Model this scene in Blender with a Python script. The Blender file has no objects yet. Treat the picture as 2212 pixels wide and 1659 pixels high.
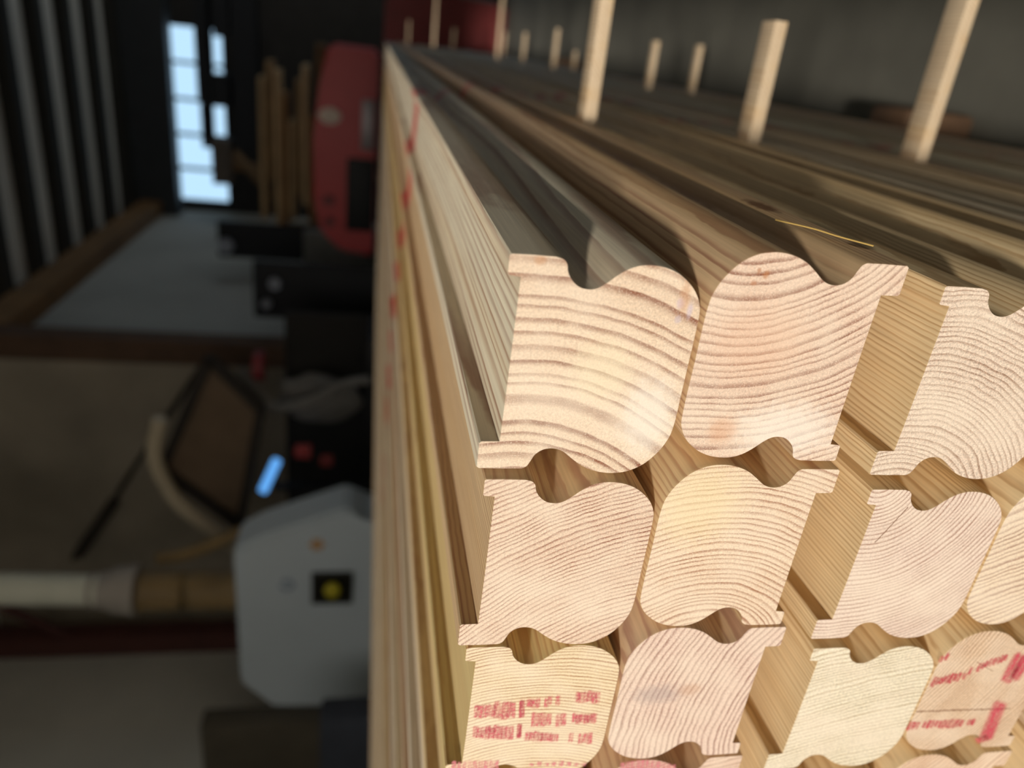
import bpy, bmesh, math, random
from mathutils import Vector, Matrix, noise
random.seed(7)
sc = bpy.context.scene
C = sc.collection
# ------------------------------------------------------------------ camera
F, W, H = 1600.0, 2212, 1659
cam_d = bpy.data.cameras.new('camera')
cam = bpy.data.objects.new('camera', cam_d); C.objects.link(cam)
# columns of the world axes seen from the camera (photo is turned a quarter: world up points to the photo's left)
RW = Matrix(((0.11014234, -0.90537378, -0.41008167),
             (-0.15941533, -0.42334246, 0.89183402),
             (-0.98104812, -0.03285538, -0.19095839)))      # world = RW @ (right, down, forward)
CAMP = Vector((0.05086359, -0.19, 0.0358309))
right = Vector((RW[0][0], RW[1][0], RW[2][0])); down = Vector((RW[0][1], RW[1][1], RW[2][1])); fwd = Vector((RW[0][2], RW[1][2], RW[2][2]))
m = Matrix(((right[0], -down[0], -fwd[0]), (right[1], -down[1], -fwd[1]), (right[2], -down[2], -fwd[2]))).to_4x4()
m.translation = CAMP
cam.matrix_world = m
cam_d.sensor_width = 36.0
cam_d.lens = F / W * 36.0
cam_d.clip_start = 0.01; cam_d.clip_end = 200
cam_d.dof.use_dof = True
cam_d.dof.focus_distance = 0.238
cam_d.dof.aperture_fstop = 6.9
sc.camera = cam
# ------------------------------------------------------------------ light
world = bpy.data.worlds.new('World'); sc.world = world; world.use_nodes = True
bg = world.node_tree.nodes['Background']
wt = world.node_tree; wtc = wt.nodes.new('ShaderNodeTexCoord'); wsp = wt.nodes.new('ShaderNodeSeparateXYZ'); wmr = wt.nodes.new('ShaderNodeMapRange'); wmx = wt.nodes.new('ShaderNodeMix')
wmx.data_type = 'RGBA'; wt.links.new(wtc.outputs['Generated'], wsp.inputs[0]); wt.links.new(wsp.outputs[1], wmr.inputs[0]); wmr.inputs[1].default_value = -.8; wmr.inputs[2].default_value = .8
wt.links.new(wmr.outputs[0], wmx.inputs[0]); wmx.inputs[6].default_value = (1.25, 1.18, 1.05, 1); wmx.inputs[7].default_value = (0.50, 0.76, 1.0, 1)   # warmer and brighter round the sun, bluer opposite
wt.links.new(wmx.outputs[2], bg.inputs[0]); bg.inputs[1].default_value = 1.1
sd = bpy.data.lights.new('sun', 'SUN'); sun = bpy.data.objects.new('sun', sd); C.objects.link(sun)
sd.energy = 2.6; sd.angle = math.radians(3.5); sd.color = (1.0, 0.935, 0.845)
sdir = Vector((0.015, 1.0, -0.44)).normalized()
sun.rotation_euler = sdir.to_track_quat('-Z', 'Y').to_euler()
sun.location = (-1, -4, 2)
sc.view_settings.view_transform = 'Standard'; sc.view_settings.look = 'None'
sc.view_settings.exposure = 0.0; sc.view_settings.gamma = 1.0
sc.view_settings.use_curve_mapping = False

# ------------------------------------------------------------------ node helpers
class NT:
    def __init__(s, nt): s.nt = nt; s.n = nt.nodes; s.l = nt.links
    def new(s, t, **k):
        nd = s.n.new(t)
        for a, v in k.items(): setattr(nd, a, v)
        return nd
    def set(s, sock, v):
        if isinstance(v, bpy.types.NodeSocket): s.l.new(v, sock)
        elif v is not None:
            if isinstance(v, (tuple, list)) and len(v) == 3 and sock.type == 'RGBA': v = (*v, 1)
            sock.default_value = v
    def m(s, op, a, b=None, c=None, clamp=False):
        nd = s.new('ShaderNodeMath', operation=op, use_clamp=clamp)
        s.set(nd.inputs[0], a)
        if b is not None: s.set(nd.inputs[1], b)
        if c is not None: s.set(nd.inputs[2], c)
        return nd.outputs[0]
    def mix(s, f, a, b, blend='MIX'):
        nd = s.new('ShaderNodeMix', data_type='RGBA', blend_type=blend)
        s.set(nd.inputs[0], f); s.set(nd.inputs[6], a); s.set(nd.inputs[7], b)
        return nd.outputs[2]
    def noise(s, vec, scale, detail=2.0, rough=.5, dist=0.0, dim='3D'):
        nd = s.new('ShaderNodeTexNoise', noise_dimensions=dim)
        if dim == '1D': s.set(nd.inputs['W'], vec)
        else: s.set(nd.inputs['Vector'], vec)
        s.set(nd.inputs['Scale'], scale); s.set(nd.inputs['Detail'], detail); s.set(nd.inputs['Roughness'], rough); s.set(nd.inputs['Distortion'], dist)
        return nd.outputs[0]
    def comb(s, x, y, z):
        nd = s.new('ShaderNodeCombineXYZ'); s.set(nd.inputs[0], x); s.set(nd.inputs[1], y); s.set(nd.inputs[2], z); return nd.outputs[0]
    def mapr(s, v, a, b, c=0., d=1., smooth=False):
        nd = s.new('ShaderNodeMapRange', interpolation_type='SMOOTHSTEP' if smooth else 'LINEAR')
        s.set(nd.inputs[0], v); s.set(nd.inputs[1], a); s.set(nd.inputs[2], b); s.set(nd.inputs[3], c); s.set(nd.inputs[4], d)
        return nd.outputs[0]

def srgb(r, g, b):
    return tuple(((c/255)/12.92 if c/255 <= .04045 else ((c/255+.055)/1.055)**2.4) for c in (r, g, b))

def simple(name, col, rough=.6, metal=0., var=.12, scale=6., bump=0., emit=None, estr=1., spec=.5):
    mt = bpy.data.materials.new(name); mt.use_nodes = True
    N = NT(mt.node_tree); b = N.n['Principled BSDF']
    tc = N.new('ShaderNodeTexCoord')
    f = N.noise(tc.outputs['Object'], scale, 4, .55)
    k = N.mapr(f, .3, .7, 1-var, 1+var)
    c = N.mix(1., (*col, 1), N.comb(k, k, k), 'MULTIPLY')
    N.set(b.inputs['Base Color'], c); b.inputs['Roughness'].default_value = rough; b.inputs['Metallic'].default_value = metal
    b.inputs['Specular IOR Level'].default_value = spec
    if emit: N.set(b.inputs['Emission Color'], (*emit, 1)); b.inputs['Emission Strength'].default_value = estr
    if bump:
        bp = N.new('ShaderNodeBump'); bp.inputs['Strength'].default_value = bump; bp.inputs['Distance'].default_value = .01
        N.set(bp.inputs['Height'], f); N.l.new(bp.outputs[0], b.inputs['Normal'])
    return mt

# ------------------------------------------------------------------ ring pattern (solid wood: the rings run through the board)
rg = bpy.data.node_groups.new('growth_rings', 'ShaderNodeTree')
for nm, d in (('cx', 0.), ('cz', -.2), ('spacing', .002), ('seed', 0.), ('wob', 1.)):
    sk = rg.interface.new_socket(nm, in_out='INPUT', socket_type='NodeSocketFloat'); sk.default_value = d
for nm in ('late', 'phase', 'fiber', 'band'):
    rg.interface.new_socket(nm, in_out='OUTPUT', socket_type='NodeSocketFloat')
N = NT(rg); gi = N.new('NodeGroupInput'); go = N.new('NodeGroupOutput')
tc = N.new('ShaderNodeTexCoord'); sp = N.new('ShaderNodeSeparateXYZ'); N.l.new(tc.outputs['Object'], sp.inputs[0])
x, y, z = sp.outputs
sy = N.m('MULTIPLY', y, .12)
pv = N.comb(N.m('ADD', x, gi.outputs['seed']), sy, z)
d1 = N.m('SUBTRACT', N.noise(pv, 28, 2, .5), .5)
d2 = N.m('SUBTRACT', N.noise(N.comb(N.m('ADD', x, gi.outputs['seed']), N.m('MULTIPLY', y, .35), z), 160, 2, .55), .5)
# slow drift of the pith along the board
dx = N.m('ADD', N.m('SUBTRACT', x, gi.outputs['cx']), N.m('MULTIPLY', N.m('SUBTRACT', N.noise(N.m('ADD', N.m('MULTIPLY', y, 1.), gi.outputs['seed']), 1.3, 1, .5, dim='1D'), .5), .012))
dz = N.m('ADD', N.m('SUBTRACT', z, gi.outputs['cz']), N.m('MULTIPLY', y, .006))
r = N.m('SQRT', N.m('ADD', N.m('MULTIPLY', dx, dx), N.m('MULTIPLY', dz, dz)))
r = N.m('ADD', r, N.m('MULTIPLY', N.m('ADD', N.m('MULTIPLY', d1, .0085), N.m('MULTIPLY', d2, .0016)), gi.outputs['wob']))
rn = N.m('MULTIPLY', N.m('SUBTRACT', N.noise(N.m('ADD', r, gi.outputs['seed']), 70, 1, .5, dim='1D'), .5), N.m('MULTIPLY', gi.outputs['spacing'], 2.5))
ph = N.m('DIVIDE', N.m('ADD', r, rn), gi.outputs['spacing'])
fr = N.m('FRACT', ph); fl = N.m('FLOOR', ph)
up = N.mapr(fr, .42, .84, 0, 1, True); dn = N.mapr(fr, .90, 1.0, 1, 0, True)
wn = N.new('ShaderNodeTexWhiteNoise', noise_dimensions='1D'); N.l.new(fl, wn.inputs['W'])
ringk = N.mapr(wn.outputs['Value'], 0, 1, .6, 1.0)
patch = N.mapr(N.noise(pv, 110, 3, .6), .32, .55, .55, 1.0)
late = N.m('MULTIPLY', N.m('MULTIPLY', N.m('MULTIPLY', up, dn), ringk), patch)
fib = N.noise(tc.outputs['Object'], 1150, 4, .85)
band = N.noise(N.m('ADD', r, N.m('MULTIPLY', gi.outputs['seed'], 3.)), 60, 2, .5, dim='1D')
for nm, v in (('late', late), ('phase', ph), ('fiber', fib), ('band', band)): N.l.new(v, go.inputs[nm])

# ------------------------------------------------------------------ red paint line sprayed across the stack (world position)
pg = bpy.data.node_groups.new('paint_line', 'ShaderNodeTree')
pg.interface.new_socket('mask', in_out='OUTPUT', socket_type='NodeSocketFloat')
N = NT(pg); go = N.new('NodeGroupOutput'); ge = N.new('ShaderNodeNewGeometry')
sp = N.new('ShaderNodeSeparateXYZ'); N.l.new(ge.outputs['Position'], sp.inputs[0]); X, Y, Z = sp.outputs
def poly(coord, pts, width):
    # piecewise linear Y = g(coord), pts sorted by falling coord
    tot = None
    for (a, ya), (b_, yb) in zip(pts, pts[1:]):
        t = N.m('DIVIDE', N.m('SUBTRACT', coord, a), b_-a)
        g = N.m('ADD', N.m('MULTIPLY', t, yb-ya), ya)
        inside = N.m('MULTIPLY', N.m('GREATER_THAN', t, 0.), N.m('LESS_THAN', t, 1.0001))
        dd = N.m('ABSOLUTE', N.m('SUBTRACT', Y, g))
        k = N.m('MULTIPLY', inside, N.mapr(dd, width*.55, width*1.15, 1, 0, True))
        tot = k if tot is None else N.m('MAXIMUM', tot, k)
    return tot
top = poly(X, [(.02, .60), (-.104, .68), (-.166, .764), (-.279, .89), (-.42, .945), (-.56, .965)], .055)
top2 = poly(X, [(-.66, 1.0), (-.77, 1.02), (-.80, .9)], .05)
side = poly(Z, [(.0, .60), (-.075, .76), (-.127, .77), (-.2, .83), (-.32, .86)], .030)
side2 = poly(Z, [(-.20, .50), (-.342, .62), (-.44, .52), (-.60, .54), (-.76, .56)], .022)
ontop = N.m('GREATER_THAN', Z, -.012)
nn = N.mapr(N.noise(ge.outputs['Position'], 26, 3, .6), .36, .6, .5, 1.)
blot = N.mapr(N.noise(ge.outputs['Position'], 14, 2, .5), .45, .6, 0., 1.)
a = N.m('MULTIPLY', ontop, N.m('MAXIMUM', top, N.m('MULTIPLY', top2, .5)))
b = N.m('MULTIPLY', N.m('SUBTRACT', 1., ontop), N.m('MAXIMUM', N.m('MULTIPLY', side, .75), N.m('MULTIPLY', N.m('MULTIPLY', side2, blot), .9)))
N.l.new(N.m('MULTIPLY', N.m('MAXIMUM', a, b), nn, clamp=True), go.inputs['mask'])

PAINT = srgb(214, 70, 66)
def wood(name, cx, cz, sp_mm, seed, light=(236, 206, 176), dark=(176, 122, 92), end=True, wob=1., paint=True, knot=None, rough=.62, pale=.0, fib=.24, crack=None, stain=None):
    """cx, cz: pith position in board coordinates (m); end: end grain look, else long grain."""
    mt = bpy.data.materials.new(name); mt.use_nodes = True
    N = NT(mt.node_tree); b = N.n['Principled BSDF']
    g = N.new('ShaderNodeGroup'); g.node_tree = rg
    for k, v in (('cx', cx), ('cz', cz), ('spacing', sp_mm/1000), ('seed', seed), ('wob', wob)): g.inputs[k].default_value = v
    if end: light = tuple(c+(q-c)*.22 for c, q in zip(light, (244, 232, 216)))
    L = (*srgb(*light), 1); D = (*srgb(*[c*(.86 if end else .95) for c in dark]), 1)
    tc = N.new('ShaderNodeTexCoord')
    warm = N.mapr(g.outputs['band'], .3, .7, 0, 1)
    L2 = N.mix(N.m('MULTIPLY', warm, .20 if end else .25), L, N.mix(.5, L, D))
    col = N.mix(N.m('MULTIPLY', g.outputs['late'], 1.0 if end else .72, clamp=True), L2, D)
    if end:
        sf = N.mapr(g.outputs['fiber'], .35, .68, 1-fib, 1+fib)
        col = N.mix(1., col, N.comb(sf, sf, sf), 'MULTIPLY')
        fleck = N.mapr(N.noise(tc.outputs['Object'], 2300, 2, .7), .56, .66, 0, .55)
        col = N.mix(fleck, col, (*srgb(250, 240, 222), 1))
        big = N.noise(tc.outputs['Object'], 38, 2, .5)
        col = N.mix(N.mapr(big, .42, .68, 0, .45), col, (*srgb(244, 226, 204), 1))
        h = N.m('SUBTRACT', g.outputs['fiber'], N.m('MULTIPLY', g.outputs['late'], .25))
    else:
        st = N.new('ShaderNodeMapping'); st.inputs['Scale'].default_value = (1, .02, 1); N.l.new(tc.outputs['Object'], st.inputs[0])
        fine = N.noise(st.outputs[0], 900, 2, .6)
        k = N.mapr(fine, .3, .7, .90, 1.08)
        col = N.mix(1., col, N.comb(k, k, k), 'MULTIPLY')
        wide = N.noise(st.outputs[0], 60, 2, .5)
        col = N.mix(N.mapr(wide, .5, .75, 0, .4), col, (*srgb(212, 172, 116), 1))
        h = N.m('ADD', fine, N.m('MULTIPLY', g.outputs['late'], -.5))
    if knot:
        for (kx, ky, kz, rad) in knot:
            sx = N.new('ShaderNodeSeparateXYZ'); N.l.new(tc.outputs['Object'], sx.inputs[0])
            dy = N.m('DIVIDE', N.m('SUBTRACT', sx.outputs[1], ky), 2.6)
            dz = N.m('SUBTRACT', sx.outputs[2], kz); dxx = N.m('SUBTRACT', sx.outputs[0], kx)
            rr = N.m('SQRT', N.m('ADD', N.m('ADD', N.m('MULTIPLY', dy, dy), N.m('MULTIPLY', dz, dz)), N.m('MULTIPLY', dxx, dxx)))
            rr = N.m('ADD', rr, N.m('MULTIPLY', N.m('SUBTRACT', N.noise(tc.outputs['Object'], 300, 3, .6), .5), rad*.9))
            col = N.mix(N.mapr(rr, rad*.5, rad, .85, 0, True), col, (*srgb(112, 72, 46), 1))
    if crack:
        for (x0, z0, x1, z1, wd) in crack:
            sx = N.new('ShaderNodeSeparateXYZ'); N.l.new(tc.outputs['Object'], sx.inputs[0])
            ln = math.hypot(x1-x0, z1-z0); ux, uz = (x1-x0)/ln, (z1-z0)/ln
            ax = N.m('SUBTRACT', sx.outputs[0], x0); az = N.m('SUBTRACT', sx.outputs[2], z0)
            t = N.m('ADD', N.m('MULTIPLY', ax, ux), N.m('MULTIPLY', az, uz))
            dd = N.m('ADD', N.m('SUBTRACT', N.m('MULTIPLY', ax, uz), N.m('MULTIPLY', az, ux)), N.m('MULTIPLY', N.m('SUBTRACT', N.noise(tc.outputs['Object'], 400, 3, .7), .5), wd*4))
            ins = N.m('MULTIPLY', N.m('GREATER_THAN', t, 0.), N.m('LESS_THAN', t, ln))
            col = N.mix(N.m('MULTIPLY', ins, N.mapr(N.m('ABSOLUTE', dd), wd*.3, wd, .9, 0)), col, (*srgb(120, 74, 44), 1))
    if stain:
        for (sx0, sz0, rx, rz, scol, amt) in stain:
            sx = N.new('ShaderNodeSeparateXYZ'); N.l.new(tc.outputs['Object'], sx.inputs[0])
            ax = N.m('DIVIDE', N.m('SUBTRACT', sx.outputs[0], sx0), rx); az = N.m('DIVIDE', N.m('SUBTRACT', sx.outputs[2], sz0), rz)
            rr = N.m('SQRT', N.m('ADD', N.m('MULTIPLY', ax, ax), N.m('MULTIPLY', az, az)))
            rr = N.m('ADD', rr, N.m('MULTIPLY', N.m('SUBTRACT', N.noise(tc.outputs['Object'], 350, 3, .7), .5), 1.1))
            k = N.m('MULTIPLY', N.mapr(rr, .3, 1.15, 1, 0, True), amt)
            col = N.mix(k, col, (*srgb(*scol), 1))
    if paint and not end:
        p = N.new('ShaderNodeGroup'); p.node_tree = pg
        col = N.mix(N.m('MULTIPLY', p.outputs[0], .95), col, (*PAINT, 1))
    col = N.mix(1., col, (.93, .93, .93, 1) if end else (1, 1, 1, 1), 'MULTIPLY')
    N.set(b.inputs['Base Color'], col)
    b.inputs['Roughness'].default_value = rough
    b.inputs['Specular IOR Level'].default_value = .25 if end else .42
    bp = N.new('ShaderNodeBump'); bp.inputs['Strength'].default_value = .55 if end else .25; bp.inputs['Distance'].default_value = .0004 if end else .00015
    N.set(bp.inputs['Height'], h); N.l.new(bp.outputs[0], b.inputs['Normal'])
    return mt

# ------------------------------------------------------------------ object helpers
def tag(o, label=None, cat=None, group=None, kind=None):
    if label: o['label'] = label
    if cat: o['category'] = cat
    if group: o['group'] = group
    if kind: o['kind'] = kind
    return o
def empty(name, loc, label=None, cat=None, group=None):
    o = bpy.data.objects.new(name, None); C.objects.link(o); o.location = loc; o.empty_display_size = .05
    return tag(o, label, cat, group)
def link(name, bm, mats, parent=None, loc=None, smooth=None):
    me = bpy.data.meshes.new(name)
    bmesh.ops.recalc_face_normals(bm, faces=bm.faces[:])
    if smooth:
        for f in bm.faces: f.smooth = True
        for e in bm.edges:
            if len(e.link_faces) == 2 and e.calc_face_angle(0) > math.radians(smooth): e.smooth = False
    bm.to_mesh(me); bm.free()
    for q in (mats if isinstance(mats, list) else [mats]): me.materials.append(q)
    o = bpy.data.objects.new(name, me); C.objects.link(o)
    if loc is not None:
        me.transform(Matrix.Translation(-Vector(loc))); o.location = loc
    if parent:
        o.parent = parent; o.matrix_parent_inverse = Matrix.Identity(4)
        me.transform(Matrix.Translation(-Vector(parent.location))) if loc is None else None
    return o
def bx(bm, x0, x1, y0, y1, z0, z1, bev=0., rot=None, seg=2):
    g = bmesh.ops.create_cube(bm, size=1.)
    vs = g['verts']; c = Vector(((x0+x1)/2, (y0+y1)/2, (z0+z1)/2)); s = Vector((abs(x1-x0), abs(y1-y0), abs(z1-z0)))
    for v in vs: v.co = Vector((v.co.x*s.x, v.co.y*s.y, v.co.z*s.z))
    if bev:
        es = list({e for v in vs for e in v.link_edges})
        r_ = bmesh.ops.bevel(bm, geom=es, offset=bev, segments=seg, affect='EDGES', profile=.5)
        vs = [v for v in bm.verts if v.tag is False and v in set(r_['verts'])] or r_['verts']
        vs = list(set(r_['verts']))
        allv = set(vs)
        for v in list(vs):
            for e in v.link_edges: allv.add(e.other_vert(v))
        vs = list(allv)
    if rot: 
        for v in vs: v.co = rot @ v.co
    for v in vs: v.co += c
    return vs
def box(name, x0, x1, y0, y1, z0, z1, mat, parent=None, bev=0., rot=None):
    bm = bmesh.new(); bx(bm, x0, x1, y0, y1, z0, z1, bev, rot); return link(name, bm, mat, parent, smooth=40 if bev else None)
def tube(name, pts, rad, mat, parent=None, seg=14, corr=0.):
    """swept tube through pts (Catmull-Rom), radius rad or list"""
    P = [Vector(p) for p in pts]; out = []
    Q = [P[0]+(P[0]-P[1])] + P + [P[-1]+(P[-1]-P[-2])]
    for i in range(1, len(Q)-2):
        for k in range(10):
            t = k/10; a, b_, c, d = Q[i-1], Q[i], Q[i+1], Q[i+2]
            out.append(.5*((2*b_)+(c-a)*t+(2*a-5*b_+4*c-d)*t*t+(3*b_-a-3*c+d)*t**3))
    out.append(P[-1])
    bm = bmesh.new(); rings = []
    ref = Vector((0, 0, 1))
    for i, p in enumerate(out):
        tg = (out[min(i+1, len(out)-1)]-out[max(i-1, 0)]).normalized()
        u = tg.cross(ref); u = u.normalized() if u.length > 1e-3 else tg.cross(Vector((1, 0, 0))).normalized()
        v = tg.cross(u)
        rr = rad*(1+corr*math.sin(i*2.2))
        rings.append([bm.verts.new(p+u*math.cos(2*math.pi*j/seg)*rr+v*math.sin(2*math.pi*j/seg)*rr) for j in range(seg)])
    for a, b_ in zip(rings, rings[1:]):
        for j in range(seg): bm.faces.new((a[j], a[(j+1) % seg], b_[(j+1) % seg], b_[j]))
    bm.faces.new(rings[0]); bm.faces.new(rings[-1])
    return link(name, bm, mat, parent, smooth=50)
def prism(name, poly2, y0, y1, mat, parent=None, bev=0., axis='y'):
    """poly2 of (x, z) extruded along y"""
    bm = bmesh.new()
    a = [bm.verts.new((p[0], y0, p[1])) for p in poly2]; b_ = [bm.verts.new((p[0], y1, p[1])) for p in poly2]
    n = len(a); bm.faces.new(a); bm.faces.new(b_)
    for i in range(n): bm.faces.new((a[i], a[(i+1) % n], b_[(i+1) % n], b_[i]))
    if bev: bmesh.ops.bevel(bm, geom=bm.edges[:], offset=bev, segments=2, affect='EDGES')
    return link(name, bm, mat, parent, smooth=40 if bev else None)

# ------------------------------------------------------------------ the board profile, metres: (u to the right, w away from the lipped back)
PR = [(33.0, -.1, 1), (33.4, .4, 1), (33.5, 6, 1), (33.4, 12.6, 1), (32.9, 14.6, 0), (32.1, 15.6, 0), (31.2, 16.1, 1), (29.4, 16.5, 0), (27.2, 17.9, 0), (25.4, 20.2, 0), (24.8, 23.0, 0),
      (25.3, 25.6, 0), (27.0, 28.1, 0), (29.5, 31.0, 0), (31.4, 33.9, 0), (32.5, 37.0, 0), (32.8, 40.2, 0), (32.4, 44.2, 0), (31.0, 48.3, 0), (28.7, 51.8, 0), (25.9, 54.6, 0), (22.6, 56.5, 0), (19.0, 57.3, 0),
      (10, 57.4, 1), (0, 57.3, 1), (-12, 57.3, 1), (-17.5, 57.1, 0), (-21.8, 56.3, 0), (-26.6, 53.9, 0), (-31.1, 49.9, 0), (-33.7, 45.1, 0), (-34.5, 40.2, 0), (-34.0, 35.1, 0), (-32.2, 30.2, 0), (-29.4, 26.2, 0),
      (-27.0, 23.1, 0), (-26.0, 20.0, 0), (-26.4, 16.9, 0), (-28.2, 14.5, 0), (-30.6, 13.3, 0), (-32.4, 12.3, 0), (-33.2, 10.9, 1), (-33.3, 5, 1), (-33.2, -2.4, 1), (-32.7, -3.0, 1), (-24.6, -3.0, 1), (-24.0, -2.4, 1), (-23.9, 3.1, 1),
      (-10, 3.3, 1), (0, 3.4, 1), (14, 3.5, 1), (27.2, 3.6, 1), (27.5, .3, 1), (27.9, -.1, 1)]
def smooth_profile():
    out = []; n = len(PR)
    for i in range(n):
        p0, p1, p2, p3 = PR[i-1], PR[i], PR[(i+1) % n], PR[(i+2) % n]
        out.append((p1[0], p1[1]))
        if not (p1[2] and p2[2]):
            a = (p0 if not p1[2] else p1); d = (p3 if not p2[2] else p2)
            for t in (.333, .667):
                f = lambda q: .5*((2*p1[q])+(p2[q]-a[q])*t+(2*a[q]-5*p1[q]+4*p2[q]-d[q])*t*t+(3*p1[q]-a[q]-3*p2[q]+d[q])*t**3)
                out.append((f(0), f(1)))
    return out
PROF = smooth_profile()
LEN = 4.9
def board(X, Z, flip, mats, label, rot=0., ylen=LEN, y0=0., chip=False, name='profiled_board'):
    """X: centre; Z: height of the lipped back face line (w=0); flip: round side up"""
    pts = []
    for u, w in PROF:
        if flip: u, w = -u, -w
        px, pz = u/1000, -w/1000
        c, s = math.cos(rot), math.sin(rot)
        zc = (-.03 if not flip else .03)
        px, pz = px*c-(pz-zc)*s, px*s+(pz-zc)*c+zc
        pts.append((px, pz))
    bm = bmesh.new()
    ys = [y0, y0+.0006] + [y0+ylen*k/6 for k in range(1, 7)]
    rings = []
    cxm = sum(p[0] for p in pts)/len(pts); czm = sum(p[1] for p in pts)/len(pts)
    sag = 0.
    for k, yy in enumerate(ys):
        sh = sag*math.sin(math.pi*k/7) if k > 1 else 0
        q = .994 if k == 0 else 1.
        rings.append([bm.verts.new((cxm+(p[0]-cxm)*q, yy, czm+(p[1]-czm)*q+sh)) for p in pts])
    n = len(pts)
    for a, b_ in zip(rings, rings[1:]):
        for i in range(n): bm.faces.new((a[i], a[(i+1) % n], b_[(i+1) % n], b_[i]))
    f0 = bm.faces.new(rings[0]); f1 = bm.faces.new(rings[-1]); f0.material_index = 1; f1.material_index = 1
    f0.smooth = False
    o = link(name, bm, mats, smooth=24)
    o.location = (X, 0, Z)
    tag(o, label, 'board', 'profiled boards in the stack')
    return o

# pith centres are given in board coordinates: convert a point on the end plane (mm) to local
def loc(X, Z, wx, wz): return ((wx/1000-X), (wz/1000-Z))

# face() : point of the photograph on the plane of the board ends -> mm  (used for ring centres and stamps)
def face(px, py, Yp=0.):
    r_ = RW @ Vector(((px-W/2)/F, (py-H/2)/F, 1.)); t = (Yp-CAMP[1])/r_[1]; return CAMP+r_*t
def ringc(X, Z, px, py):
    p = face(px, py); return (p.x-X, p.z-Z)

SIDE = [wood('long_grain_%d' % i, random.uniform(-.03, .03), random.choice([-1, 1])*random.uniform(.05, .14), random.uniform(1.6, 3.6), 3.1*i+1,
             light=lc, dark=dc, end=False) for i, (lc, dc) in enumerate([((226, 212, 184), (176, 136, 92)), ((234, 222, 200), (186, 146, 104)), ((216, 196, 162), (164, 122, 78)), ((236, 226, 208), (190, 156, 118)),
             ((222, 198, 168), (172, 124, 84)), ((228, 218, 190), (178, 146, 100)), ((214, 190, 150), (162, 118, 72))])]
ENDP = [wood('end_grain_%d' % i, random.uniform(-.05, .05), random.choice([-1, 1])*random.uniform(.06, .1), random.uniform(1.3, 2.2), 5.3*i+2) for i in range(4)]

PINK = (226, 188, 164); CREAM = (238, 212, 176)
spec = {  # (layer,row): X, Z, rings(px,py,spacing mm), light, dark, kw
 (1, 1): (-31.7, 0, (1075, 1290, 4.3), (236, 206, 174), (160, 92, 60), dict(wob=.45, stainpx=[(1167, 562, .0018, .0022, (196, 140, 96), .5), (1470, 655, .0022, .0014, (214, 196, 210), .6), (1490, 672, .003, .0011, (206, 190, 204), .6), (1465, 690, .0016, .0013, (200, 184, 196), .5), (1300, 800, .012, .012, (246, 230, 196), .5), (1400, 900, .016, .010, (246, 236, 222), .6), (1480, 640, .006, .002, (198, 140, 96), .45)])),
 (1, 2): (-102.0, 0, (1430, 1720, 1.75), (232, 200, 172), (176, 112, 86), dict(wob=.7)),
 (1, 3): (-169.6, -.2, (1110, 1850, 1.5), (240, 216, 172), (186, 120, 66), dict(wob=.5, pale=1, fib=.16)),
 (2, 1): (-27.2, -116.2, (1700, 250, 2.7), (232, 198, 172), (166, 104, 78), dict(wob=.5, stainpx=[(1655, 593, .0016, .0012, (184, 116, 62), .6), (1640, 585, .0012, .0008, (176, 108, 60), .6), (1628, 612, .001, .0012, (184, 116, 70), .5), (1700, 930, .012, .022, (250, 238, 224), .65), (1560, 930, .006, .006, (214, 150, 104), .4), (1640, 740, .016, .02, (232, 190, 160), .4)])),
 (2, 2): (-96.8, -116.2, (1490, 1440, 2.1), (238, 208, 176), (186, 122, 84), dict(wob=.5, stain=[(.02, .045, .02, .02, (244, 222, 176), .5)])),
 (2, 3): (-164.6, -116.2, (1980, 1560, 2.4), (232, 200, 180), (178, 124, 108), dict(wob=.7, stainpx=[(1420, 1500, .006, .012, (170, 152, 148), .5), (1490, 1490, .004, .006, (196, 150, 118), .4)])),
 (3, 1): (-32.6, -133.4, (1900, 1130, 1.9), (230, 204, 182), (176, 130, 100), dict(wob=.7, fib=.42)),
 (3, 2): (-104.8, -133.6, (1905, 1040, 1.75), (234, 208, 190), (178, 120, 96), dict(wob=.45, crackpx=[(1962, 1095, 1890, 1172, .0003)])),
 (3, 3): (-176.2, -133.6, (1770, 2150, 1.9), (242, 230, 202), (196, 164, 112), dict(wob=.6, fib=.42)),
 (4, 1): (-29.0, -249.2, (2200, 500, 2.2), CREAM, (186, 134, 92), {}),
 (4, 2): (-101.0, -249.2, (2140, 600, 2.5), (238, 212, 180), (172, 116, 92), dict(wob=.8)),
 (4, 3): (-171.5, -249.0, (1500, 1190, 1.6), (222, 186, 150), (180, 126, 88), dict(wob=.6, fib=.3, crackpx=[(1972, 1537, 2182, 1531, .0005), (2110, 1430, 2145, 1450, .0002)])),
 (2, 4): (-232.6, -116.2, (1500, 2300, 2), PINK, (186, 130, 100), {}),
 (1, 4): (-237.3, -.2, (1100, 2500, 2), CREAM, (186, 130, 90), {}),
 (3, 4): (-246.5, -133.6, (1700, 2300, 2), CREAM, (186, 130, 90), {}),
 (4, 4): (-241.5, -249.2, (1500, 1250, 2.2), (230, 192, 156), (190, 126, 92), {}),
 (5, 4): (-241.0, -266.6, (1900, 1700, 2.2), (238, 222, 204), (170, 124, 100), dict(fib=.42)),
}
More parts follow.
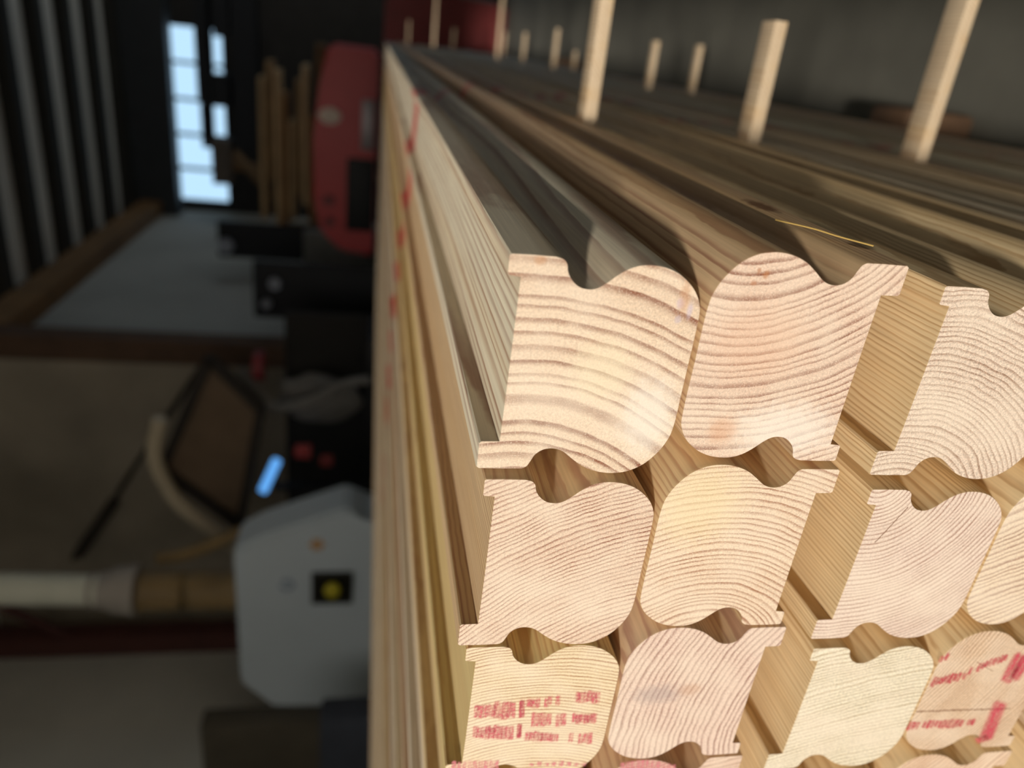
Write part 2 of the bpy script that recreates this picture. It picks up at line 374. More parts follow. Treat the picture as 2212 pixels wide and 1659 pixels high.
LAB = {
 (1, 1): 'top-left board end at the stack corner, peach with broad widely spaced dark rings',
 (2, 1): 'pinkish board end second in the top row, rings sagging like a smile',
 (3, 1): 'rough tightly ringed board end at the top right edge of the photo',
 (1, 2): 'leftmost board end of the second row, fine reddish rings climbing rightwards',
 (2, 2): 'second board end of the second row, tidy arched rings, cream above pink',
 (3, 2): 'third board end of the second row, pinkish grey with a short dark check',
 (4, 2): 'cropped board end at the right edge in the second row, wavy level rings',
 (1, 3): 'yellowish board end with lines of smeared pink stamp marks',
 (2, 3): 'board end with nearly upright rings and a smoky grey stain',
 (3, 3): 'palest, almost white fuzzy board end in the third row',
 (4, 3): 'tan board end at lower right with long crack and crimson stamp strokes',
 (1, 4): 'board directly under the yellowish board with pink stamp marks',
 (2, 4): 'board with pink tinted round top, under the grey stained board end',
 (3, 4): 'board at the bottom edge directly below the palest board end',
 (4, 4): 'peach board end at bottom edge with slanting rings under the tan cracked one',
 (5, 4): 'whitish board end in the bottom right corner of the photo',
 (4, 1): 'shaded board side next beyond the rough tightly ringed board end',
}
def lab_side(l):
    return 'board whose shaded side is stripe %d from the corner towards the concrete floor' % l
ROW1X = {1: -31.7, 2: -27.4, 3: -32.6, 4: -29.0}
def layer_z(l):
    p = (l-1)//2
    return (-132.5*p - (1.4 if p else 0)) if l % 2 else (-132.5*p-116.8)
boards = {}
for (l, r_), (Xm, Zm, (px, py, spm), lc, dc, kw) in spec.items():
    Xc, Zc = Xm/1000, Zm/1000
    cx_, cz_ = ringc(Xc, Zc, px, py)
    kw = dict(kw)
    if 'crackpx' in kw: kw['crack'] = [(*ringc(Xc, Zc, a, b), *ringc(Xc, Zc, c, d), w) for a, b, c, d, w in kw.pop('crackpx')]
    if 'stainpx' in kw: kw['stain'] = [(*ringc(Xc, Zc, a, b), rx, rz, c, am) for a, b, rx, rz, c, am in kw.pop('stainpx')]
    sd_ = l*7.3+r_*2.1
    em = wood('end_grain_layer%d_row%d' % (l, r_), cx_, cz_, spm, sd_, light=lc, dark=dc, end=True, **kw)
    kn = {(2, 1): [(.032, .081, .004, .006), (.028, .30, .036, .008)], (1, 1): None}.get((l, r_))
    sl = (238, 227, 200) if r_ == 1 and l == 1 else ((236, 210, 164) if l >= 3 else tuple(int(c*.95) for c in (lc[0], lc[1], lc[2]-18))); 
    sm = wood('long_grain_layer%d_row%d' % (l, r_), cx_, cz_, spm, sd_, light=sl, dark=(176, 126, 70) if l >= 3 else tuple(int(c*.95) for c in dc), end=False, wob=kw.get('wob', 1.), knot=kn)
    boards[(l, r_)] = board(Xc, Zc, l % 2 == 0, [sm, em], LAB[(l, r_)])
# the rest of the top layer, seen only as long back faces
Xc = -.2373
words = {5: 'fifth', 6: 'sixth', 7: 'seventh', 8: 'eighth', 9: 'ninth', 10: 'tenth'}
for r_ in range(5, 21):
    Xc -= .0680
    mats = [SIDE[(r_*3) % 7], ENDP[r_ % 4]]
    board(Xc, random.uniform(0, .0022), False, mats, 'board whose back is stripe %d from the corner in the bright streaked left face' % r_)
STACKW = -Xc+.034
for l in range(5, 13):
    mats = [SIDE[(0, 2, 4, 5, 6)[l % 5]], ENDP[l % 4]]
    board((-30+random.uniform(-2.5, 2.5))/1000, layer_z(l)/1000, l % 2 == 0, mats, lab_side(l))
for l, rr in ((5, (2, 3, 5)),):
    for r_ in rr:
        board((-30-70*(r_-1))/1000, layer_z(l)/1000, False, [SIDE[(l+r_*2) % 7], ENDP[r_ % 4]], 'board glimpsed in the gap at the lower right edge, number %d from the shaded side' % r_)

# the inner boards that close the stack (outside the frame or behind the boards above)
have = set(boards) | {(1, r_) for r_ in range(5, 21)} | {(l, 1) for l in range(5, 13)} | {(5, 2), (5, 3), (5, 5)}
proto = {}
for l in range(2, 13):
    for r_ in range(2, 21):
        if (l, r_) in have: continue
        key = (l % 2, (l*3+r_) % 5)
        Xb = (-30-70*(r_-1))/1000; Xb = Xb if r_ < 5 else (-.2400-.0676*(r_-4) if True else 0); Zb = (layer_z(l)-(.3 if l == 3 else 0))/1000
        if l in (2, 3, 4) and r_ >= 5: Xb = spec[(l, 4)][0]/1000-.0676*(r_-4)
        if l == 5 and r_ > 5: Xb -= .0045
        if key not in proto:
            proto[key] = board(Xb, Zb, l % 2 == 0, [SIDE[key[1]], ENDP[key[1] % 4]], 'inner board of the stack hidden behind the others'); continue
        o = proto[key].copy(); C.objects.link(o); o.location = (Xb, 0, Zb)

# red-pink stamp ink smeared on the cut ends
def ink(name, col, lo=.15):
    mt = bpy.data.materials.new(name); mt.use_nodes = True
    N = NT(mt.node_tree); b = N.n['Principled BSDF']; tc = N.new('ShaderNodeTexCoord'); g = N.new('ShaderNodeNewGeometry')
    at_ = N.new('ShaderNodeVertexColor'); at_.layer_name = 'fade'
    f = N.noise(tc.outputs['Object'], 900, 3, .75)
    st = N.new('ShaderNodeMapping'); st.inputs['Scale'].default_value = (.15, 1, 1); N.l.new(tc.outputs['Object'], st.inputs[0])
    f2 = N.noise(st.outputs[0], 700, 2, .6)
    a = N.m('MULTIPLY', N.mapr(f, .3, .6, lo, 1.), N.mapr(f2, .35, .6, min(1, lo+.2), 1.))
    a = N.m('MULTIPLY', a, N.mapr(at_.outputs[0], 0., 1., 0, .85, True))
    N.set(b.inputs['Base Color'], (*srgb(*col), 1)); N.set(b.inputs['Alpha'], a); b.inputs['Roughness'].default_value = .7
    return mt
INK = ink('pink_ink', (214, 92, 108)); INKS = ink('soft_pink_ink', (222, 128, 140)); INKC = ink('crimson_ink', (204, 44, 74)); INKB = ink('solid_crimson_ink', (208, 56, 84), .38)
def stamp(bkey, strokes, mt, label):
    """strokes: (px, py, px, py, width) in photo pixels, each a soft-edged bar on the cut end"""
    par = boards[bkey]; bm = bmesh.new(); cl = bm.loops.layers.color.new('fade')
    for (xa, ya, xb, yb, w) in strokes:
        dx_, dy_ = xb-xa, yb-ya; ln = math.hypot(dx_, dy_) or 1; ux, uy = dx_/ln, dy_/ln; nx, ny = -uy, ux
        grid = []
        for i, (t, ft) in enumerate(((-w*.35, 0), (w*.25, 1), (ln*.5, 1), (ln-w*.25, 1), (ln+w*.35, 0))):
            row = []
            for sgn, fs in ((-.8, 0), (-.3, 1), (.3, 1), (.8, 0)):
                p = face(xa+ux*t+nx*w*sgn, ya+uy*t+ny*w*sgn, -.00012)
                row.append((bm.verts.new(p-Vector(par.location)), ft*fs))
            grid.append(row)
        for a, b_ in zip(grid, grid[1:]):
            for j in range(3):
                q = (a[j], a[j+1], b_[j+1], b_[j]); f = bm.faces.new([v[0] for v in q])
                for lp, v in zip(f.loops, q): lp[cl] = (v[1],)*3+(1,)
    me = bpy.data.meshes.new('ink_stamp'); bm.to_mesh(me); bm.free(); me.materials.append(mt)
    o = bpy.data.objects.new('ink_stamp', me); C.objects.link(o); o.parent = par; o['label'] = label
    o.visible_shadow = True
    return o
def cr3(x, y): return 900+x/4.057, 1250+y/4.057
def cr4(x, y): return 1912+x/5.53, 1359+y/5.53
st_ = []
for (xa, xb, ya, yb) in [(525, 680, 1110, 1215), (705, 850, 1085, 1225), (905, 945, 1070, 1215), (990, 1140, 1055, 1130), (985, 1110, 1180, 1300), (1170, 1275, 1030, 1105), (1160, 1290, 1185, 1290), (1415, 1590, 990, 1085), (1385, 1555, 1185, 1265),
        (515, 660, 1300, 1400), (695, 835, 1290, 1410), (882, 920, 1275, 1400), (975, 1085, 1345, 1420), (1115, 1225, 1355, 1420), (1355, 1520, 1355, 1440)]:
    n_ = max(1, int((xb-xa)/34))
    for k in range(n_+1):
        if n_ > 2 and random.random() < .12: continue
        xx = xa+(xb-xa)*k/n_ if n_ > 1 else (xa+xb)/2
        p0 = cr3(xx, ya+random.uniform(-8, 10)); p1 = cr3(xx-6, yb+random.uniform(-10, 8)); st_.append((*p0, *p1, random.uniform(8, 12)))
stamp((1, 3), st_, INK, 'pink smeared stamp lettering')
st_ = []
for (xa, xb, ya, yb) in [(330, 700, 1600, 1650)]:
    for k in range(9):
        xx = xa+(xb-xa)*k/8; p0 = cr3(xx, ya+random.uniform(-10, 10)); p1 = cr3(xx-4, yb+30); st_.append((*p0, *p1, 9))
for k in range(8):
    xx = 1010+k*65; p0 = cr3(xx, 1610-abs(k-4)*-2+random.uniform(-10, 10)); p1 = cr3(xx-4, 1640); st_.append((*p0, *p1, 9))
stamp((1, 3), st_, INKS, 'faint pink stamp fringe')
st_ = []
def diag(x0, y0, x1, y1, n, ht, w=6.5, sl=.55):
    for k in range(n):
        if random.random() < .1: continue
        t = k/(n-1); xx = x0+(x1-x0)*t; yy = y0+(y1-y0)*t; h_ = ht*random.uniform(.7, 1.15)
        a = cr4(xx+h_*sl*.5, yy-h_*.5); b_ = cr4(xx-h_*sl*.5, yy+h_*.5); st_.append((*a, *b_, w))
diag(540, 640, 880, 570, 9, 110); diag(950, 560, 1020, 500, 3, 100); diag(1080, 480, 1260, 400, 5, 100); diag(1310, 390, 1440, 340, 4, 90); diag(670, 360, 740, 330, 2, 100)
diag(290, 1160, 610, 1130, 8, 100); diag(660, 1140, 870, 1125, 6, 95); diag(910, 1125, 1050, 1110, 4, 90)
a, b_ = cr4(1620, 300), cr4(1440, 630); big = [(*a, *b_, 20)]; a, b_ = cr4(1700, 330), cr4(1540, 600); big.append((*a, *b_, 18))
a, b_ = cr4(1380, 880), cr4(1200, 1310); big.append((*a, *b_, 23)); a, b_ = cr4(1220, 1290), cr4(1090, 1340); big.append((*a, *b_, 11))
stamp((4, 3), big, INKB, 'thick crimson stamp strokes')
stamp((4, 3), st_, INKC, 'crimson stamp lettering')
stamp((2, 4), [(1345+k*11, 1648-6*math.sin(k/8*3.1), 1345+k*11, 1672, 9) for k in range(11)], INKS, 'pink stamp tint')

sp_ = tube('splinter', [(.0076, .046, -.0995), (.0080, .034, -.1065), (.0077, .026, -.111), (.0076, .016, -.1172)], .00028, simple('splinter_yellow', srgb(226, 190, 110), .6), boards[(2, 1)], seg=6)
sp_['label'] = 'thin yellow splinter'
# ------------------------------------------------------------------ stickers (laths between the layers)
lath = wood('lath_wood', .01, .06, 2.2, 77., light=(226, 204, 172), dark=(190, 150, 110), end=False, paint=False)
stk = [(0, .405, .150, 'tall pale lath nearest the stack corner, running out of the top of the photo'),
       (1, .394, .0915, 'short squared lath whose whole end shows, between the two tall front laths'),
       (2, .369, .170, 'longest leaning lath at the upper right, cut off by the photo top'),
       (2, 2.75, .33, 'thin blurred lath left of the nearest tall one, running out of the top'),
       (3, 1.42, .0975, 'left one of the pair of small blurred laths between the two big front ones'),
       (4, 1.51, .103, 'right one of the pair of small blurred laths between the two big front ones'),
       (3, 2.38, .124, 'small blurred lath just left of the nearest tall lath'),
       (4, 2.65, .068, 'very short faint lath stub close beside the nearest tall lath'),
       (3, 2.96, .113, 'faint grey lath between the thin tall one and its short neighbour'),
       (4, 4.35, .13, 'faint lath on the right fringe of the red machine'),
       (1, 4.3, .30, 'blurred lath in front of the red machine, running out of the top'),
       (0, 4.5, .13, 'left faint lath in front of the red machine'),
       (2, 4.6, .12, 'right faint lath in front of the red machine')]
for i, (k, yy, prot, lb) in enumerate(stk):
    zt = -.1325*k-.1200
    rz = Matrix.Rotation([.0, .0, .012][i % 3], 3, 'Z')
    x0, x1 = -.35, prot
    bm = bmesh.new(); bx(bm, x0, x1, yy-.011, yy+.011, zt-.0101, zt, .0006)
    o = link('spacer_lath', bm, lath, loc=(0, yy, zt-.005), smooth=30)
    tag(o, lb, 'lath', 'spacer laths sticking out of the stack')
# bearer under the stack
brown = simple('bearer_wood', srgb(104, 78, 56), .8, var=.2, scale=20)
FLOORZ = -.91
for yy, lb in ((.98, 'brown timber bearer end poking out under the stack behind the longest lath'), (3.6, 'second timber bearer under the stack, far from the cut ends')):
    o = box('timber_bearer', -1.38, .035, yy-.05, yy+.05, FLOORZ, -.783, brown, bev=.012)
    tag(o, lb, 'timber', 'bearers under the stack')

# ------------------------------------------------------------------ building
conc = simple('concrete_floor', srgb(104, 102, 92), .85, var=.25, scale=3.5, bump=.2)
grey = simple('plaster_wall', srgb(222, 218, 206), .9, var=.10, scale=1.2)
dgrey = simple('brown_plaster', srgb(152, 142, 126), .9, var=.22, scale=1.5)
panel = simple('ceiling_panel', srgb(222, 220, 212), .9, var=.06, scale=1)
joistm = simple('dark_joist', srgb(34, 32, 26), .8)
ledge = simple('ledger_wood', srgb(120, 88, 52), .8, var=.2, scale=3)
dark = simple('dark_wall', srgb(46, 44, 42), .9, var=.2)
black = simple('black_clutter', srgb(20, 20, 22), .6)
def S(name, *a, **k): return tag(box(name, *a, **k), kind='structure')
S('floor', -6, 3.2, -1.3, 11, FLOORZ-.1, FLOORZ, conc)
S('ceiling', -6, 3.2, -1.3, 11, 2.95, 3.05, panel)
bm = bmesh.new()      # right wall with an unseen opening, added to let sky light in
bx(bm, 3, 3.2, -1.3, 6.6, FLOORZ, 2.95); bx(bm, 3, 3.2, 9.4, 11, FLOORZ, 2.95); bx(bm, 3, 3.2, 6.6, 9.4, 2.3, 2.95)
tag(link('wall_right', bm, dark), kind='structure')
S('wall_left', -5.2, -5.0, -1.3, 5.3, FLOORZ, 2.95, grey)
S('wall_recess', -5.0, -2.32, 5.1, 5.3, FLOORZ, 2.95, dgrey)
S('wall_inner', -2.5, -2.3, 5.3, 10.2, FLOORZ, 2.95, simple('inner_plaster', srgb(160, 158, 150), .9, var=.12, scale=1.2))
# back wall with the loading door the daylight and sun come through
bm = bmesh.new()
DX0, DX1, DZ = -1.95, 1.35, 2.4
bx(bm, -5.2, DX0, -1.3, -1.15, FLOORZ, 2.95); bx(bm, DX1, 3.2, -1.3, -1.15, FLOORZ, 2.95); bx(bm, DX0, DX1, -1.3, -1.15, DZ, 2.95)
bx(bm, .185, 1.0, -1.3, -1.15, FLOORZ, DZ)      # added unseen panel that keeps the sun off the floor beside the stack
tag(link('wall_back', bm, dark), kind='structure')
# far wall with the bright window
bm = bmesh.new()
WX0, WX1, WZ0, WZ1 = -2.2, -.12, 1.86, 2.56
bx(bm, -2.5, WX0, 10., 10.2, FLOORZ, 2.95); bx(bm, WX1, 3.2, 10., 10.2, FLOORZ, 2.95)
bx(bm, WX0, WX1, 10., 10.2, FLOORZ, WZ0); bx(bm, WX0, WX1, 10., 10.2, WZ1, 2.95)
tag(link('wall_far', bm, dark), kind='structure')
bm = bmesh.new()
for k in range(6):
    xx = WX0+(WX1-WX0)*k/5; bx(bm, xx-.018, xx+.018, 10.02, 10.08, WZ0, WZ1)
bx(bm, WX0, WX1, 10.02, 10.08, WZ0, WZ0+.03); bx(bm, WX0, WX1, 10.02, 10.08, WZ1-.03, WZ1)
tag(link('window_1', bm, joistm), kind='structure')
# ceiling joists
names = ['nearest', 'second', 'third', 'fourth', 'fifth', 'sixth']
for k, yy in enumerate((6.66, 7.30, 7.96, 8.63, 9.29)):
    o = box('ceiling_joist', -2.3, 3.0, yy-.07, yy+.07, 2.84, 2.95, joistm)
    tag(o, 'dark ceiling joist across the pale panels, %s from the left photo edge' % names[k], 'joist', 'dark ceiling joists')
for yy, nm in ((6.02, 'cut by the left photo edge'),):
    tag(box('ceiling_joist', -2.3, 3.0, yy-.07, yy+.07, 2.84, 2.95, joistm), 'dark ceiling joist '+nm, 'joist', 'dark ceiling joists')
o = box('steel_girder', -2.3, 3.0, 9.6, 9.85, 2.42, 2.95, simple('girder_paint', srgb(40, 44, 48), .6)); tag(o, 'broad dark girder under the ceiling beside the bright window', 'girder')
o = box('wall_plate', -2.3, -2.13, 5.3, 9.6, 2.6, 2.84, ledge); tag(o, 'brown timber beam running along the joist ends', 'beam')
o = box('door_post', -2.36, -2.14, 5.12, 5.3, FLOORZ, 2.95, simple('post_wood', srgb(84, 62, 46), .8, var=.2)); tag(o, 'dark brown upright timber post at the wall corner', 'post')

# ------------------------------------------------------------------ grey extraction machine with its pipe
CY = 3.0
def at(px, py, Y):
    p = face(px, py, Y); return p.x, p.z
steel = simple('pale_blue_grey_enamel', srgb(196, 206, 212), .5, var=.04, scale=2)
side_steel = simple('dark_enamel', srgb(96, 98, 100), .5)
root = empty('extraction_machine', (-2.9, 3.3, FLOORZ), 'pale blue-grey machine cabinet with cut corners and a small square window, under a pipe', 'machine')
P = [at(*q, CY) for q in ((503, 1192), (560, 1162), (750, 1100), (800, 1135))]
Q = [at(*q, CY) for q in ((792, 1522), (590, 1530), (520, 1478))]
poly_ = P+[(P[-1][0], -.30), (Q[0][0]+.02, -.30)]+Q
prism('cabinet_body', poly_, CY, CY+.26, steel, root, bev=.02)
wx, wz = at(718, 1265, CY-.01)
bm = bmesh.new()
for a in ((-.105, .085, -.105, -.09), (-.105, .085, .09, .105), (-.105, -.09, -.09, .09), (.07, .085, -.09, .09)):
    bx(bm, wx+a[0], wx+a[1], CY-.03, CY, wz+a[2], wz+a[3])
fr = link('window_frame', bm, simple('frame_black', srgb(40, 38, 30), .5), root)
box('window_opening', wx-.09, wx+.07, CY-.012, CY-.002, wz-.09, wz+.09, simple('dark_glass', srgb(26, 24, 14), .3), root)
bm = bmesh.new(); bmesh.ops.create_icosphere(bm, subdivisions=3, radius=.05)
for v in bm.verts: v.co = Vector((v.co.x, v.co.y*.5, v.co.z*.85))+Vector((wx-.015, CY-.03, wz))
link('knob', bm, simple('yellow_green', srgb(190, 176, 40), .5), root, smooth=60)
sx_, sz_ = at(685, 1176, CY)
star = []
for k in range(12):
    a = k*math.pi/6; q = .045 if k % 2 else .026; star.append((sx_+math.cos(a)*q, sz_+math.sin(a)*q))
prism('warning_sticker', star, CY-.004, CY-.0005, simple('orange_sticker', srgb(196, 150, 96), .6), root)
lx, lz = at(620, 1263, CY)
bm = bmesh.new()
for k in range(10):
    a = k*2*math.pi/10
    if k in (2,): continue
    bx(bm, lx+math.cos(a)*.03-.008, lx+math.cos(a)*.03+.008, CY-.004, CY-.0005, lz+math.sin(a)*.03-.008, lz+math.sin(a)*.03+.008)
link('label', bm, simple('blue_print', srgb(120, 136, 160), .6), root)
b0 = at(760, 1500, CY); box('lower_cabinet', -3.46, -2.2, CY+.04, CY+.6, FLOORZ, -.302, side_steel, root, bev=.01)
# pipe
pvc = simple('white_pipe', srgb(214, 214, 196), .4, var=.04)
root = empty('extraction_pipe', (-2.63, 3.3, 1.25), 'white vertical pipe with a grey coupling above the pale machine', 'pipe')
a_, c_ = at(-160, 1272, 3.25), at(232, 1275, 3.25)
tube('pipe', [(a_[0], 3.25, 2.95), (a_[0], 3.25, 2.2), (c_[0], 3.25, c_[1])], .083, pvc, root)
d_ = at(300, 1277, 3.25)
bm = bmesh.new()
def cyl(bm, x, y, z0, z1, r0, r1=None, n=24):
    q = bmesh.ops.create_cone(bm, cap_ends=True, segments=n, radius1=r0, radius2=r0 if r1 is None else r1, depth=z1-z0)
    for v in q['verts']: v.co += Vector((x, y, (z0+z1)/2))
cyl(bm, c_[0], 3.25, d_[1], c_[1]-.03, .14, .12); cyl(bm, c_[0], 3.25, c_[1]-.03, c_[1]+.03, .1); cyl(bm, c_[0], 3.25, c_[1]+.06, c_[1]+.08, .095)
link('coupling', bm, simple('coupling_grey', srgb(166, 158, 148), .6), root, smooth=40)
hose = simple('hose_tan', srgb(136, 112, 72), .6, var=.2)
o = tube('flexible_hose', [(d_[0], 3.25, d_[1]-.006), (d_[0]-.01, 3.26, d_[1]-.25), (d_[0], 3.25, max(p[1] for p in poly_)+.004)], .105, hose, corr=.05)
tag(o, 'tan ribbed hose between the white pipe coupling and the pale machine', 'hose')
e0, e1, e2 = at(325, 1245, 3.35), at(400, 1230, 3.35), at(520, 1180, 3.35)
tag(tube('flexible_hose', [(e0[0], 3.5, e0[1]), (e1[0], 3.5, e1[1]), (e2[0], 3.5, e2[1])], .035, hose), 'thin tan hose curving from the pipe coupling up to the machine corner', 'hose')
# column and braces on the left wall
red = simple('red_brown_paint', srgb(84, 46, 40), .7, var=.15)
cx0 = at(250, 1382, 4.7)[0]
root = empty('steel_column', (cx0, 4.7, FLOORZ), 'red-brown steel column running level across the lower left of the photo', 'column')
box('post', cx0-.09, cx0+.09, 4.62, 4.8, FLOORZ, 2.95, red, root, bev=.008)
p0, p1 = at(-20, 1310, 4.66), at(150, 1382, 4.66)
tube('brace', [(p0[0], 4.7, p0[1]), ((p0[0]+p1[0])/2, 4.7, (p0[1]+p1[1])/2), (p1[0], 4.7, p1[1])], .035, red, root)
cab = simple('cable_black', srgb(52, 46, 38), .7)
c1 = [at(*q, 5.0) for q in ((112, 1405), (95, 1480), (60, 1560), (-10, 1650))]
tag(tube('cable', [(p[0], 5.075, p[1]) for p in c1], .022, cab), 'dark cable sagging over the light grey wall at the lower left', 'cable')
c2 = [at(*q, 5.0) for q in ((150, 1222), (230, 1105), (330, 950), (440, 785))]
root = empty('cable', (c2[0][0], 5.075, c2[0][1]), 'dark slanting cable with a thick black sleeve on the brownish wall', 'cable')
tube('cord', [(p[0], 5.075, p[1]) for p in c2], .02, cab, root)
q0, q1 = at(160, 1215, 4.95), at(238, 1100, 4.95)
tube('sleeve', [(q0[0], 5.05, q0[1]), ((q0[0]+q1[0])/2, 5.05, (q0[1]+q1[1])/2), (q1[0], 5.05, q1[1])], .045, cab, root)
# tilted brown panel with a cream pipe along its edge
pan = [at(*q, 4.2) for q in ((352, 1010), (455, 770), (565, 880), (520, 1130))]
root = empty('hinged_panel', (pan[0][0], 4.2, pan[0][1]), 'tilted brown board with a dark frame and a curved cream tube along its edge', 'panel')
prism('board_sheet', pan, 4.2, 4.23, simple('brown_board', srgb(112, 92, 72), .8), root)
bm = bmesh.new()
for a, b_ in zip(pan, pan[1:]+pan[:1]):
    A = Vector((a[0], 4.18, a[1])); B = Vector((b_[0], 4.18, b_[1])); dd = (B-A); ang = math.atan2(dd.z, dd.x)
    bx(bm, -dd.length/2, dd.length/2, -.035, .02, -.03, .03, 0)
    R = Matrix.Rotation(-ang, 3, 'Y'); M = (A+B)/2
    for v in bm.verts[-8:]: v.co = R @ v.co + M
link('frame', bm, simple('frame_dark', srgb(44, 38, 32), .8), root)
ct = [at(*q, 4.05) for q in ((345, 905), (335, 990), (385, 1085), (470, 1150), (530, 1200))]
tube('bent_tube', [(p[0], 4.05, p[1]) for p in ct], .045, simple('cream_tube', srgb(190, 176, 150), .5), root)
# worktop clutter between the panel and the pale machine
root = empty('black_workbench', (-2.0, 4.6, FLOORZ), 'black workbench cluttered with small dark parts behind the stack', 'workbench')
t0, t1 = at(640, 760, 4.4), at(640, 1150, 4.4)
box('bench_top', t1[0]-.1, t0[0]+.1, 4.4, 4.9, -.02, .04, black, root)
box('bench_side', t1[0]-.1, t0[0]+.1, 4.45, 4.9, FLOORZ, -.021, black, root)
box('back_board', t1[0]-.1, t0[0]+.1, 4.86, 4.9, .041, .62, simple('back_dark', srgb(36, 33, 30), .8), root)
ht = [at(*q, 4.35) for q in ((800, 820), (740, 830), (680, 862), (600, 880), (560, 850), (520, 800))]
tag(tube('bent_hose', [(p[0], 4.35, p[1]) for p in ht], .03, simple('grey_hose', srgb(120, 116, 110), .5)), 'grey hose arching over the dark bench', 'hose')
g0 = at(735, 905, 4.3)
bm = bmesh.new(); bmesh.ops.create_icosphere(bm, subdivisions=4, radius=.2)
for v in bm.verts:
    n_ = noise.noise(v.co*9)*.05; v.co = Vector((v.co.x*.9, v.co.y*.6, v.co.z*1.35))*(1+n_*5)+Vector((g0[0], 4.62, .36))
tag(link('cloth_bundle', bm, simple('grey_cloth', srgb(116, 112, 106), .9), smooth=80), 'crumpled grey cloth bundle on the dark bench', 'cloth')
for i, (px, py, w_, h_, col, lb) in enumerate([(655, 975, .05, .05, (180, 60, 56), 'small dull red can right of the blue glowing tube'), (705, 995, .04, .04, (170, 64, 60), 'small red knob left of the board stack above the machine'),
        (560, 790, .10, .03, (120, 40, 44), 'dark red tool lying above the grey hose')]):
    a = at(px, py, 4.3); bm = bmesh.new(); cyl(bm, a[0], 4.3, a[1]-h_, a[1]+h_, w_, w_*.9)
    tag(link('red_can', bm, simple('red_can_%d' % i, srgb(*col), .5), smooth=40), lb, 'can')
l0, l1 = at(568, 1060, 4.2), at(598, 995, 4.2)
root = empty('glowing_tube', (l0[0], 4.2, l0[1]), 'short bright blue glowing tube above the pale machine', 'bright_spot')  # emissive tube on a stand, built for one bright blue spot
tube('blue_tube', [(l0[0], 4.2, l0[1]), ((l0[0]+l1[0])/2, 4.2, (l0[1]+l1[1])/2), (l1[0], 4.2, l1[1])], .03, simple('blue_glow', (.1, .3, .6), .4, emit=(.13, .42, .95), estr=1.0), root)
box('tube_holder', l1[0]-.10, l0[0]+.06, 4.24, 4.28, l0[1]-.06, l1[1]+.06, black, root)
box('stand', l0[0]-.02, l0[0]+.02, 4.24, 4.28, FLOORZ, l0[1]-.06, black, root)
# crates at the lower left
for (px0, py0, px1, py1, Y, col, lb) in [((430), 1570, 560, 1700, 3.4, (96, 88, 74), 'dim olive-brown crate edge at the bottom of the photo left of the machine'), (690, 1560, 790, 1720, 2.4, (60, 64, 74), 'dark slate box at the bottom photo edge beside the stack top')]:
    a, b_ = at(px0, py0, Y), at(px1, py1, Y)
    tag(box('storage_box', b_[0], a[0], Y, Y+.15, FLOORZ, a[1], simple('crate_%d' % px0, srgb(*col), .7), bev=.02), lb, 'box')
# ------------------------------------------------------------------ red machine at the far end
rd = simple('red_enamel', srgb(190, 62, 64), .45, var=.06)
root = empty('red_machine', (-.9, 6.3, FLOORZ), 'rounded red machine hood with a black opening behind the far end of the stack', 'machine')
RY = 6.0
pr = [at(*q, RY) for q in ((708, 98), (690, 180), (676, 300), (676, 430), (692, 500), (735, 542), (800, 552))]
xr = pr[0][0]; xl = pr[-1][0]
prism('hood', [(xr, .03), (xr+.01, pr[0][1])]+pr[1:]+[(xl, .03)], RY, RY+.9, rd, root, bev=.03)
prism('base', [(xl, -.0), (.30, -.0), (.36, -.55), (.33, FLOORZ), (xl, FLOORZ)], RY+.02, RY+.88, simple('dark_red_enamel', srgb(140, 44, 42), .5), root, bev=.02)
o0, o1 = at(750, 340, RY), at(800, 500, RY)
box('dark_opening', o1[0], o0[0], RY-.02, RY+.01, .04, o0[1], black, root, bev=.006)
v0, v1 = at(788, 215, RY), at(815, 325, RY)
box('silver_plate', v1[0], v0[0], RY-.02, RY+.005, .05, v0[1]+.02, simple('silver', srgb(150, 140, 142), .4, metal=.4), root, bev=.004)
def disc(name, px, py, rx, rz, mt, Y=RY, th=.012):
    c = at(px, py, Y); pl = [(c[0]+math.cos(k*math.pi/10)*rx, c[1]+math.sin(k*math.pi/10)*rz) for k in range(20)]
    return prism(name, pl, Y-th, Y+.002, mt, root)
disc('oval_badge', 712, 250, .06, .085, simple('badge', srgb(226, 206, 190), .5))
kn_ = simple('knob_dark', srgb(120, 48, 52), .5)
disc('knob', 710, 432, .04, .045, kn_, th=.05); disc('knob', 712, 478, .04, .04, kn_, th=.05)
o = box('black_block', .40, .75, 6.2, 6.7, FLOORZ, -.10, black, bev=.01); tag(o, 'black upright gap-like block right of the red machine, against the concrete floor', 'cabinet')  # plain black block standing right of the red machine
a, b_ = at(655, 495, 6.95), at(720, 640, 6.95)
tag(box('grey_cabinet', max(b_[0], -2.27), a[0]-.02, 6.95, 7.07, FLOORZ, a[1], simple('cabinet_grey', srgb(120, 120, 116), .6), bev=.01), 'plain grey metal cabinet below the red hood', 'cabinet')
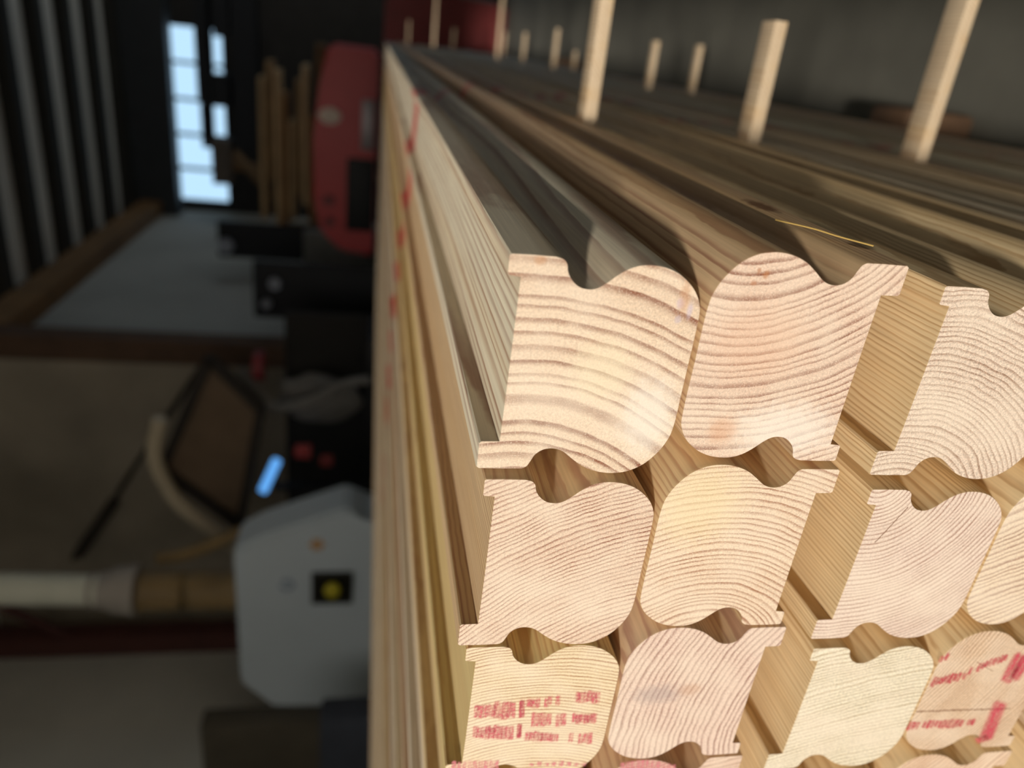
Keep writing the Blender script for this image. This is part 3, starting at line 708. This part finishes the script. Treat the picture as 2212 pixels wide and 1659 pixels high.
# lumber rack
root = empty('lumber_rack', (-.8, 7.6, FLOORZ), 'dim timber trestle with a slanting brace behind the grey cabinet', 'rack')
rk = simple('rack_wood', srgb(112, 88, 60), .8, var=.2)
r0, r1 = at(500, 300, 7.6), at(680, 320, 7.6)
box('upright', r0[0]-.30, r0[0]-.22, 7.6, 7.68, FLOORZ, r0[1], rk, root)
box('upright', -1.9, -1.82, 7.6, 7.68, FLOORZ, 1.0, rk, root)
u0, u1 = at(505, 330, 7.6), at(640, 470, 7.6)
tube('brace', [(u0[0], 7.58, u0[1]), ((u0[0]+u1[0])/2, 7.58, (u0[1]+u1[1])/2), (u1[0], 7.58, u1[1])], .05, rk, root, seg=4)
lowz = at(674, 300, 7.3)[1]-.032
box('crossbar', -2.25, -.1, 7.2, 7.55, lowz-.09, lowz-.002, rk, root)
box('upright', -.35, -.27, 7.3, 7.38, FLOORZ, lowz-.09, rk, root)
lw = [simple('far_plank_%d' % i, srgb(*c), .8, var=.15, scale=5) for i, c in enumerate([(176, 150, 112), (150, 122, 86), (196, 168, 128), (140, 104, 66)])]
pos = ['highest', 'second highest', 'third highest', 'middle', 'fifth highest', 'sixth highest', 'second lowest', 'lowest']
for i, (px, ya, yb) in enumerate([(566, 165, 470), (582, 130, 390), (598, 150, 500), (614, 200, 480), (630, 260, 470), (646, 170, 420), (660, 140, 440), (674, 250, 480)]):
    a, b_ = at(px, ya, 7.3), at(px, yb, 7.3)
    tag(box('timber_plank', b_[0], a[0], 7.2+.02*(i % 3), 7.5, a[1]-.026, a[1]+.026, lw[i % 4], bev=.008), '%s of the blurred tan planks stacked left of the red machine' % pos[i], 'plank', 'far tan planks')
# dark equipment in front of the window, leaving two bright gaps
dk = simple('dark_equipment', srgb(22, 24, 30), .7)
root = empty('dark_shelving', (-.7, 9.2, FLOORZ), 'black shelving silhouette right of the bright window', 'shelving')
DY = 9.2
def pxbox(name, x0, y0, x1, y1, Y=DY, d=.3, mt=dk):
    a, b_ = at(x0, y0, Y), at(x1, y1, Y); return box(name, b_[0], a[0], Y, Y+d, b_[1], a[1], mt, root)
pxbox('shelf_unit', 412, -40, 455, 225); pxbox('shelf_unit', 432, 225, 455, 320); pxbox('shelf_unit', 495, -40, 560, 330); pxbox('shelf_unit', 455, -40, 495, 82); pxbox('shelf_unit', 455, 160, 495, 232)
pxbox('shelf_unit', 455, 300, 500, 400, mt=simple('dim_grey', srgb(96, 86, 78), .8))
tin = simple('tin', srgb(176, 182, 196), .3, metal=.6)
for (x0, y0, x1, y1, Y, lb, lids) in [(468, 478, 560, 560, 7.12, 'blackish parts bin against the pale inner wall, below the bright window', [(488, 530, .07)]),
        (545, 565, 650, 690, 5.5, 'black tool chest with two small shiny round lids left of the grey cabinet', [(594, 612, .045), (576, 655, .035)])]:
    a, b_ = at(x0, y0, Y), at(x1, y1, Y); xl_ = max(b_[0], -2.26)
    root = empty('parts_bin', (a[0], Y, FLOORZ), lb, 'bin')
    box('bin_body', xl_, a[0], Y, Y+.07, FLOORZ, a[1], dk, root, bev=.01)
    for (px, py, q) in lids:
        c = at(px, py, Y-.01); pl = [(c[0]+math.cos(k*math.pi/10)*q, c[1]+math.sin(k*math.pi/10)*q) for k in range(20)]
        prism('round_lid', pl, Y-.04, Y+.002, tin, root)
tag(box('dark_crate', -2.0, -.9, 5.4, 5.9, FLOORZ, .78, simple('crate_dark', srgb(34, 36, 40), .6), bev=.02), 'dark crate of clutter in front of the pale inner wall', 'crate') if False else None
